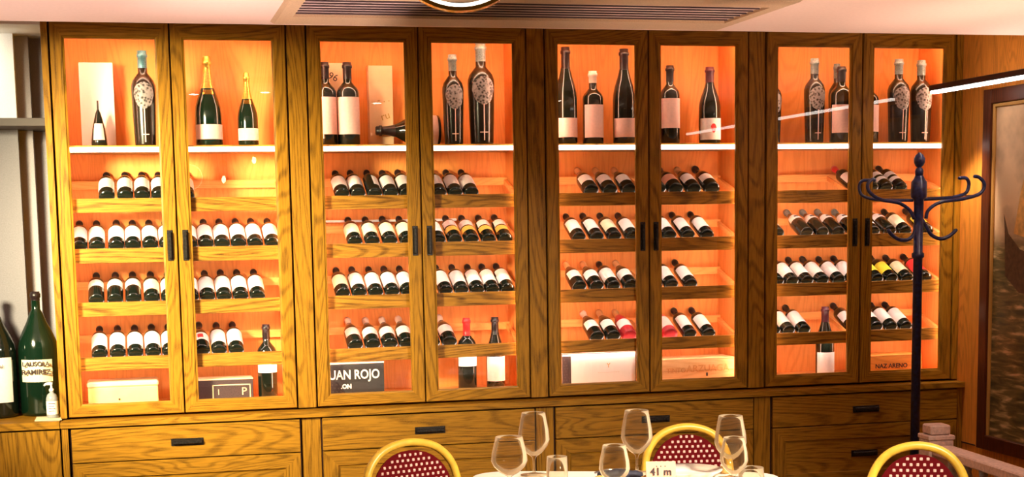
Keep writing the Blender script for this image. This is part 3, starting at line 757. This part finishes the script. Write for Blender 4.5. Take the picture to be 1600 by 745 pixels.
bm = bmesh.new(); lathe(bm, [(.0285, .018), (.0285, .082)], 18, cap0=False, cap1=False); link('label', mesh('label', bm), 'plastic_white', t)
for k in range(4): box('print_line', -.016, .014 - .004 * (k % 2), -.0292, -.0286, .070 - k * .012, .0725 - k * .012, 'ink', t)
bm = bmesh.new(); lathe(bm, [(.012, .128), (.012, .140), (.005, .143), (.005, .160)], 12); tube(bm, [(.006, 0, .163), (-.008, 0, .166), (-.026, -.002, .164), (-.034, -.003, .156)], [.009, .008, .006, .004], 8); link('pump_head', mesh('pump_head', bm), 'plastic_white', t)
pp = box('paper_napkin', -.155, -.030, -.04, .13, .9445, .9465, 'label_cream', None, .0005); tag(pp, 'folded pale paper lying under the soap bottle on the side counter', 'paper')

# ------------------------------------------------------------------ right wall: painting and long lamp
t = thing('framed_painting', 'large dark-framed seascape painting with a wooden ship on the right wall', 'painting', (WALLX, -1.42, 1.55))
FH, FW = .945, 1.14    # half height, half width (Y)
def ybox(nm, y0, y1, z0, z1, x0, x1, m, par=t, bev=.003): return box(nm, x0, x1, y0, y1, z0, z1, m, par, bev)
ybox('frame_side', FW - .075, FW, -FH, FH, -.045, -.004, 'frame_wood'); ybox('frame_side', -FW, -FW + .075, -FH, FH, -.045, -.004, 'frame_wood')
ybox('frame_rail', -FW + .075, FW - .075, FH - .075, FH, -.045, -.004, 'frame_wood'); ybox('frame_rail', -FW + .075, FW - .075, -FH, -FH + .075, -.045, -.004, 'frame_wood')
ybox('inner_lip', FW - .095, FW - .076, -FH + .075, FH - .075, -.034, -.02, 'ink_gold'); ybox('inner_lip', -FW + .076, FW - .096, FH - .095, FH - .076, -.034, -.02, 'ink_gold')
cv = ybox('canvas', -FW + .06, FW - .06, -FH + .06, FH - .06, -.02, -.01, 'canvas_paint', t, 0)
def flat(nm, pts, x, m, par):
    bm = bmesh.new(); a = [bm.verts.new((x, y, z)) for y, z in pts]; b = [bm.verts.new((x - .0008, y, z)) for y, z in pts]
    bm.faces.new(a); bm.faces.new(b[::-1])
    for k in range(len(a)): bm.faces.new((a[k], a[(k + 1) % len(a)], b[(k + 1) % len(a)], b[k]))
    return link(nm, mesh(nm, bm), m, par)
flat('painted_hull', [(.955, .30), (.945, .22), (.93, -.02), (.80, -.10), (.30, -.12), (.16, .0), (.10, .16), (.30, .10), (.60, .08), (.80, .12), (.91, .20)], -.0205, 'paint_hull', t)
flat('painted_sail', [(.86, .20), (.80, .42), (.72, .62), (.50, .66), (.34, .52), (.30, .18), (.55, .14)], -.0205, 'paint_sail', t)
flat('painted_mast', [(.56, .10), (.545, .10), (.55, .76), (.56, .76)], -.0215, 'paint_hull', t)

t = thing('wall_lamp_bar', 'long dark linear lamp with a white glowing underside above the painting', 'lamp', (4.45, 0, 2.495))
box('housing', -.022, .022, -3.45, -.20, 0, .030, 'lamp_black', t, .003)
box('light_strip', -.016, .016, -3.44, -.21, -.014, 0, 'led_bar', t)
box('upper_fill_strip', -.010, .010, -3.44, -.21, .0302, .0308, 'led_bar', t)  # hidden glowing strip added to brighten the wall above the bar
for y in (-1.1, -2.6): box('arm', .022, WALLX - 4.45, y - .01, y + .01, .008, .022, 'lamp_black', t)

# ------------------------------------------------------------------ coat stand
CX, CY = 4.273, -.40
t = thing('coat_stand', 'dark blue bentwood coat stand with curled hooks before the rightmost cabinet', 'coat stand', (CX, CY, 0))
bm = bmesh.new()
lathe(bm, [(.024, .10), (.024, 1.63), (.032, 1.636), (.032, 1.656), (.024, 1.662), (.024, 1.84), (.026, 1.93), (.040, 1.942), (.042, 1.965), (.040, 2.020), (.030, 2.034), (.026, 2.04), (.022, 2.052)], 18)
link('pole', mesh('pole', bm), 'coat_blue', t)
bm = bmesh.new(); lathe(bm, [(.020, 2.052), (.022, 2.075), (.018, 2.088), (.010, 2.094), (.020, 2.102), (.028, 2.120), (.028, 2.138), (.020, 2.156), (.008, 2.166), (.003, 2.170)], 16); link('finial', mesh('finial', bm), 'coat_blue', t)
A_ = [(-.026, 1.833), (-.056, 1.879), (-.111, 1.912), (-.157, 1.922), (-.236, 1.936), (-.294, 1.972), (-.305, 2.008), (-.281, 2.034), (-.259, 2.03)]
C_ = [(.039, 1.832), (.053, 1.877), (.118, 1.916), (.234, 1.93), (.326, 1.956), (.351, 2.001), (.324, 2.038), (.291, 2.045)]
B_ = [(.030, 1.933), (.150, 1.936), (.234, 1.942), (.300, 1.963), (.317, 2.008), (.298, 2.038), (.250, 2.038)]
D_ = [(-.018, 1.800), (-.028, 1.757), (-.061, 1.728), (-.118, 1.729), (-.169, 1.757), (-.188, 1.783)]
E_2 = [(.018, 1.830), (.043, 1.790), (.070, 1.749), (.121, 1.728), (.169, 1.744), (.205, 1.776)]
def hook(nm, pts, az, r=.0095):
    """bent piece in a vertical plane turned by az about the pole"""
    P3 = [(x * math.cos(az) / max(.5, abs(math.cos(az))) if False else x * math.cos(az), x * math.sin(az), z) for x, z in pts]
    q = spline(P3, 5); bm = bmesh.new(); rr = [r] * len(q); rr[-1] = r * .7; rr[0] = r
    tube(bm, q, rr, 8); return link(nm, mesh(nm, bm), 'coat_blue', t)
hook('upper_hook', A_, .10); hook('upper_hook', [(-x * .96, z - .006) for x, z in B_], -.30, .008); hook('upper_hook', C_, -.12); hook('upper_hook', B_, .16)
for az, p in ((.15, D_), (-.15, E_2)): hook('lower_hook', p, az, .010)
for k in range(4):
    a = PI / 4 + k * PI / 2; q = spline([(.01 * math.cos(a), .01 * math.sin(a), .42), (.08 * math.cos(a), .08 * math.sin(a), .30), (.20 * math.cos(a), .20 * math.sin(a), .16), (.27 * math.cos(a), .27 * math.sin(a), .113)], 5)
    bm = bmesh.new(); tube(bm, q, .013, 8); link('foot', mesh('foot', bm), 'coat_blue', t)

# ------------------------------------------------------------------ railing
RV = Vector((-.075, -1)).normalized()
t = thing('stair_railing', 'worn pinkish-white wooden railing with square newel post at the lower right', 'railing', (3.655, -1.72, 0), math.atan2(RV.y, RV.x))
# local +x runs along the rail toward the viewer
box('newel_post', -.055, .055, -.055, .055, ZF, .895, 'post_paint', t, .004)
box('post_cap', -.058, .058, -.060, .060, .897, .917, 'post_paint', t, .004)
box('post_block', -.045, .045, -.045, .045, .918, .960, 'post_paint', t, .006)
box('handrail', .056, 3.2, -.045, .045, .835, .875, 'post_paint', t, .006)
box('bottom_rail', .056, 3.2, -.03, .03, ZF + .02, .14, 'baluster_paint', t, .004)
bm = bmesh.new(); lathe(bm, [(.018, .14), (.022, .20), (.014, .26), (.030, .42), (.034, .50), (.018, .62), (.014, .68), (.026, .72), (.026, .76), (.016, .80), (.020, .834)], 12); BAL = mesh('baluster', bm); BAL.materials.append(MATS['baluster_paint'])
for k in range(22): link('baluster', BAL, None, t, (.16 + k * .14, 0, 0))

# ------------------------------------------------------------------ table
t = thing('dining_table', 'dining table under a white cloth in front of the cabinets', 'table', (2.075, -2.214, .1), -.355)
TW, TD, TR = .60, .42, .13
def rrect(w, d, r, n=6):
    pts = []
    for cx, cy, a0 in ((w - r, d - r, 0), (-w + r, d - r, PI / 2), (-w + r, -d + r, PI), (w - r, -d + r, 3 * PI / 2)):
        for k in range(n + 1):
            a = a0 + PI / 2 * k / n; pts.append((cx + r * math.cos(a), cy + r * math.sin(a)))
    return pts
def slab(bm, pts, z0, z1):
    a = [bm.verts.new((x, y, z0)) for x, y in pts]; b = [bm.verts.new((x, y, z1)) for x, y in pts]
    bm.faces.new(a[::-1]); bm.faces.new(b)
    for k in range(len(a)): bm.faces.new((a[k], a[(k + 1) % len(a)], b[(k + 1) % len(a)], b[k]))
bm = bmesh.new(); slab(bm, rrect(TW - .006, TD - .006, TR), .715, .742); link('tabletop', mesh('tabletop', bm), 'rail_h', t)
for sx in (-1, 1):
    for sy in (-1, 1): box('leg', sx * (TW - .11) - .025, sx * (TW - .11) + .025, sy * (TD - .09) - .025, sy * (TD - .09) + .025, 0, .714, 'frame_wood', t, .003)
bm = bmesh.new(); rings = []
pts = rrect(TW, TD, TR)
for s, z in ((.985, .7495), (1.0, .748), (1.004, .742), (1.0, .60), (1.0, .50)):
    rings.append([bm.verts.new((x * s * (1 + (.012 * math.sin(i * 1.9) if z < .7 else 0)), y * s * (1 + (.012 * math.sin(i * 1.9) if z < .7 else 0)), z)) for i, (x, y) in enumerate(pts)])
n = len(pts); bm.faces.new(rings[0])
for A, B in zip(rings, rings[1:]):
    for k in range(n): bm.faces.new((A[k], A[(k + 1) % n], B[(k + 1) % n], B[k])).smooth = True
cl = link('tablecloth', mesh('tablecloth', bm), 'cloth_white', None, (2.075, -2.214, .1)); cl.rotation_euler = (0, 0, -.355); tag(cl, 'white tablecloth draped over the dining table', 'tablecloth')
ZT_ = .8495
def goblet(label, x, y, H, R, group='stemmed wine glasses on the table'):
    bm = bmesh.new(); b = H * .28; bh = H - b
    outer = [(R * .74, H), (R * .80, H - bh * .12), (R * .95, H - bh * .40), (R, H - bh * .60), (R * .86, H - bh * .74), (R * .52, H - bh * .89), (R * .14, H - bh * .985), (.004, b - .012), (.0036, .03), (.006, .012), (R * .45, .005), (R * .86, .002), (R * .86, .0005)]
    inner = [(R * .14, H - bh * .955), (R * .52 - .002, H - bh * .875), (R * .86 - .0018, H - bh * .735), (R - .0016, H - bh * .60), (R * .95 - .0014, H - bh * .40), (R * .80 - .0012, H - bh * .12), (R * .74 - .0011, H)]
    seq = outer[::-1] + inner[::-1]
    seg = 32; rr = []
    for r, z in seq: rr.append([bm.verts.new((r * math.cos(2 * PI * k / seg), r * math.sin(2 * PI * k / seg), z)) for k in range(seg)])
    for A, B in zip(rr, rr[1:]):
        for k in range(seg): bm.faces.new((A[k], A[(k + 1) % seg], B[(k + 1) % seg], B[k])).smooth = True
    bm.faces.new(rr[0][::-1]); bm.faces.new(rr[-1])
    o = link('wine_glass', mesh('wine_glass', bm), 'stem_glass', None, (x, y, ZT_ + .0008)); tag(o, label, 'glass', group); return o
def tumbler(label, x, y, H, R):
    bm = bmesh.new(); seq = [(R * .9, 0), (R * .98, .003), (R, H * .3), (R * .93, H), (R * .93 - .0015, H), (R - .002, H * .3), (R * .94, .008)]
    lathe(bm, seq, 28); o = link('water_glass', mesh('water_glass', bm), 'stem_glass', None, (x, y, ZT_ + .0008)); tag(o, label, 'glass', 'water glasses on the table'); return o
goblet('leftmost wine glass, lower and wide, left of the tallest left one', 1.664, -2.143, .210, .068)
goblet('tall wine glass, second from the left, above the small water glass', 1.850, -1.790, .250, .063)
goblet('tallest wine glass in the middle, just left of the chair back', 2.250, -1.880, .252, .063)
goblet('small wine glass left of the tallest middle one', 1.987, -2.415, .200, .056)
goblet('tall wine glass at the right, rear one of the right pair', 2.551, -2.120, .245, .062)
goblet('small wine glass at the right, nested before the tall right one', 2.460, -2.381, .200, .052)
tumbler('small water glass between the left wine glasses and the plate', 1.892, -1.981, .100, .042)
tumbler('low glass dish at the right end of the table', 2.585, -2.245, .060, .050)
def plate(label, x, y, R, z=0, h=.022):
    bm = bmesh.new(); lathe(bm, [(R * .55, 0), (R * .58, .004), (R * .75, .008), (R, h), (R, h + .003), (R * .74, .012), (R * .55, .008), (.001, .008)], 40, cap1=False)
    o = link('plate', mesh('plate', bm), 'porcelain', None, (x, y, ZT_ + z)); tag(o, label, 'plate', 'white plates on the table'); return o
plate('large white plate before the middle chair', 2.405, -2.04, .135, .0005, .030)
plate('white plate at the left end of the table', 1.70, -2.36, .12, .0005)
plate('white plate at the right front of the table', 2.20, -2.56, .125, .0005)
# dark napkin roll with cutlery, bread, card
t = thing('napkin_roll', 'dark crumpled napkin with cutlery beside the middle wine glasses', 'napkin', (2.135, -2.02, ZT_ + .020), -.3)
bm = bmesh.new(); tube(bm, spline([(-.085, .01, 0), (-.05, -.008, .004), (-.01, .006, .008), (.035, -.006, .004), (.085, .008, 0)], 4), [.010, .014, .018, .015, .018, .016, .015, .019, .017, .015, .018, .019, .017, .016, .018, .013, .010], 10); link('napkin', mesh('napkin', bm), 'napkin_dark', t)
bm = bmesh.new(); tube(bm, [(-.10, .012, .008), (-.05, .016, .018), (.01, .016, .022)], [.004, .006, .003], 6); link('cutlery_handle', mesh('cutlery_handle', bm), 'iron_edge', t)
for lab, x, y, s in (('yellowish bread roll before the right wine glasses', 2.575, -2.01, .026), ('bread roll left of the dark napkin', 2.03, -2.09, .026), ('bread roll right of the dark napkin', 2.20, -2.14, .026)):
    bm = bmesh.new(); bmesh.ops.create_icosphere(bm, subdivisions=2, radius=s)
    for v in bm.verts: v.co.z *= .72; v.co *= 1 + .06 * math.sin(v.co.x * 300 + v.co.y * 170)
    o = link('bread_roll', mesh('bread_roll', bm, True), 'bread', None, (x, y, ZT_ + s * .70)); tag(o, lab, 'bread', 'bread rolls')
t = thing('table_card', 'small folded table card with dark figures before the middle chair', 'sign', (2.250, -2.165, ZT_), -.28)
for s in (1, -1):
    c = box('card_face', -.056, .056, -.0008, .0008, 0, .092, 'label_peach', t); c.location = (0, s * -.016 , .046); c.rotation_euler = (s * -.34, 0, 0)
text_obj('lettering', '41 m', .040, 'ink', t, (0, -.0185, .052), (PI / 2 - .34, 0, 0), font_offset=.0008)
for k in range(3): q = box('dot', -.002 + (k - 1) * .016, .002 + (k - 1) * .016, -.0085, -.0072, .070, .074, 'ink', t)

# ------------------------------------------------------------------ bistro chairs
def bistro(label, x, y, rz, H, back_w):
    t = thing('bistro_chair', label, 'chair', (x, y, ZF), rz, 'rattan bistro chairs')
    # local: the sitter faces -Y; the back stands at +Y and leans away
    seatz, sd = .46, .21; lean = .17
    def bp(u, v):   # point of the back: u across, v up from the seat
        return (u, sd + lean * v * .9, seatz + v)
    hb = H - seatz - .015; hw = back_w / 2
    arch = [bp(-hw * .94, -.0), bp(-hw * .98, hb * .30), bp(-hw, hb * .55), bp(-hw * .88, hb * .78), bp(-hw * .55, hb * .94), bp(0, hb), bp(hw * .55, hb * .94), bp(hw * .88, hb * .78), bp(hw, hb * .55), bp(hw * .98, hb * .30), bp(hw * .94, 0)]
    bm = bmesh.new(); tube(bm, spline(arch, 6), .0165, 10); link('back_frame', mesh('back_frame', bm), 'rattan', t)
    bm = bmesh.new(); tube(bm, [bp(-hw * .95, hb * .14), bp(hw * .95, hb * .14)], .010, 8); link('cross_rail', mesh('cross_rail', bm), 'rattan', t)
    def inside(u, v, sh=.0):
        a, b = hw * .86 - sh, hb - .032 - sh
        if v < hb * .16: return False
        vv = (v - hb * .50)
        if vv < 0: return abs(u) < a
        return (abs(u) / a) ** 2.1 + (vv / (b - hb * .50)) ** 2.1 < 1
    # woven panel: thin burgundy sheet with an arched outline
    out = [(-hw * .86, hb * .16), (hw * .86, hb * .16)]
    for k in range(0, 17):
        a = PI * k / 16; c, s = math.cos(a), math.sin(a)
        out.append((hw * .86 * math.copysign(abs(c) ** .95, c), hb * .50 + (hb * .5 - .032) * s ** .95))
    bm = bmesh.new(); A = [bm.verts.new(Vector(bp(u, v)) + Vector((0, -.003, 0))) for u, v in out]; B = [bm.verts.new(Vector(bp(u, v)) + Vector((0, .003, 0))) for u, v in out]
    bm.faces.new(A); bm.faces.new(B[::-1])
    for k in range(len(A)): bm.faces.new((A[k], A[(k + 1) % len(A)], B[(k + 1) % len(A)], B[k]))
    link('woven_panel', mesh('woven_panel', bm), 'weave_burgundy', t)
    bm = bmesh.new(); st = .0245; rows = int(hb / (st * .86))
    for r in range(rows):
        v = hb * .18 + r * st * .86
        for q in range(-12, 13):
            u = (q + .5 * (r % 2)) * st
            if inside(u, v, .007):
                c = Vector(bp(u, v)); s = .0054
                add_box(bm, c.x - s, c.x + s, c.y - .0055, c.y + .0055, c.z - s, c.z + s, .0015)
    o = link('cream_weave', mesh('cream_weave', bm), 'weave_cream', t); o['kind'] = 'stuff'
    bm = bmesh.new(); pts = [(sd * 1.02 * math.cos(2 * PI * k / 28), sd * math.sin(2 * PI * k / 28)) for k in range(28)]; slab(bm, pts, seatz - .012, seatz + .006); link('seat', mesh('seat', bm), 'weave_burgundy', t)
    bm = bmesh.new(); tube(bm, [(x * 1.03, y * 1.03, seatz - .003) for x, y in pts], .014, 8, closed=True); link('seat_ring', mesh('seat_ring', bm), 'rattan', t)
    for sx in (-1, 1):
        for sy in (-1, 1):
            bm = bmesh.new(); tube(bm, [(sx * .16, sy * .15, seatz - .01), (sx * .185, sy * .18, .22), (sx * .20, sy * .205, 0.0)], [.014, .0135, .012], 8); link('leg', mesh('leg', bm), 'rattan', t)
    return t
bistro('rattan bistro chair at the left end of the table, back turned three-quarters', 1.475, -1.86, .36, .895, .43)
bistro('rattan bistro chair behind the table, seen between the wine glasses', 2.560, -1.76, -.15, .885, .37)
bistro('rattan bistro chair at lower right, in front of the railing post', 3.02, -2.78, -.40, .92, .36)

# ------------------------------------------------------------------ pendants and downlights
def pendant(label, x, y, z, R, ring=False):
    t = thing('globe_pendant', label, 'lamp', (x, y, z), 0, 'glass globe pendants')
    bm = bmesh.new(); n = 20
    pr = [(R * math.sin(PI * k / n), -R * math.cos(PI * k / n)) for k in range(0, n)]; pr = [(max(a, .0015), b) for a, b in pr if b < R * .93]
    inn = [(max(a * (1 - .05), .0014), b * (1 - .05)) for a, b in pr][::-1]
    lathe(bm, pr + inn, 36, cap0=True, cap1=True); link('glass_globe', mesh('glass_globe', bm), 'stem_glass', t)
    bm = bmesh.new(); lathe(bm, [(.030, R * .90), (.034, R * .93), (.030, R + .03), (.012, R + .045), (.010, R + .05)], 18); link('socket', mesh('socket', bm), 'brass', t)
    bm = bmesh.new(); tube(bm, [(0, 0, R + .045), (0, 0, 2.70 - z)], .003, 6); link('cord', mesh('cord', bm), 'lamp_black', t)
    bm = bmesh.new(); lathe(bm, [(.004, -.030), (.016, -.018), (.020, 0), (.014, .022), (.008, .034)], 14); link('bulb', mesh('bulb', bm), 'filament', t)
    return t
t = thing('ring_pendant', 'brass ring pendant with a white glowing inner edge, cut by the top of the picture', 'lamp', (.818, -5.4, 2.262), -.2)
def hoop(nm, r0, r1, y0, y1, m):
    bm = bmesh.new(); V = []
    for k in range(72):
        a = 2 * PI * k / 72; V.append([bm.verts.new((r * math.cos(a), y, r * math.sin(a))) for r, y in ((r0, y0), (r1, y0), (r1, y1), (r0, y1))])
    for k in range(72):
        A, B = V[k], V[(k + 1) % 72]
        for j in range(4): bm.faces.new((A[j], A[(j + 1) % 4], B[(j + 1) % 4], B[j]))
    link(nm, mesh(nm, bm), m, t)
hoop('brass_ring', .1045, .110, -.012, .012, 'brass'); hoop('light_strip', .0992, .1043, -.009, .009, 'ring_glow')
bm = bmesh.new(); tube(bm, [(0, 0, .110), (0, 0, .438)], .003, 6); link('cord', mesh('cord', bm), 'lamp_black', t)
pendant('clear globe pendant near the photographer, reflected in the leftmost cabinet glass', 1.154, -6.5, 2.27, .13)
pendant('second clear globe pendant near the photographer, reflected higher in the leftmost cabinet glass', 1.43, -6.5, 2.44, .13)
for k, (x, y) in enumerate(((.76, -2.56), (1.20, -2.40), (2.05, -3.24), (3.3, -3.0))):
    t = thing('downlight', ['round ceiling downlight, leftmost, in front of the first cabinet', 'round ceiling downlight, second from left', 'round ceiling downlight before the second cabinet, further into the room', 'round ceiling downlight before the third cabinet'][k], 'light', (x, y, 2.70), 0, 'recessed ceiling downlights')
    bm = bmesh.new(); lathe(bm, [(.036, 0), (.055, -.004), (.055, -.0005)], 24, cap0=False, cap1=False); link('trim_ring', mesh('trim_ring', bm), 'iron_edge', t)
    bm = bmesh.new(); lathe(bm, [(.034, -.003), (.020, -.006), (.002, -.007)], 20); link('lens', mesh('lens', bm), 'downlight_glow', t)
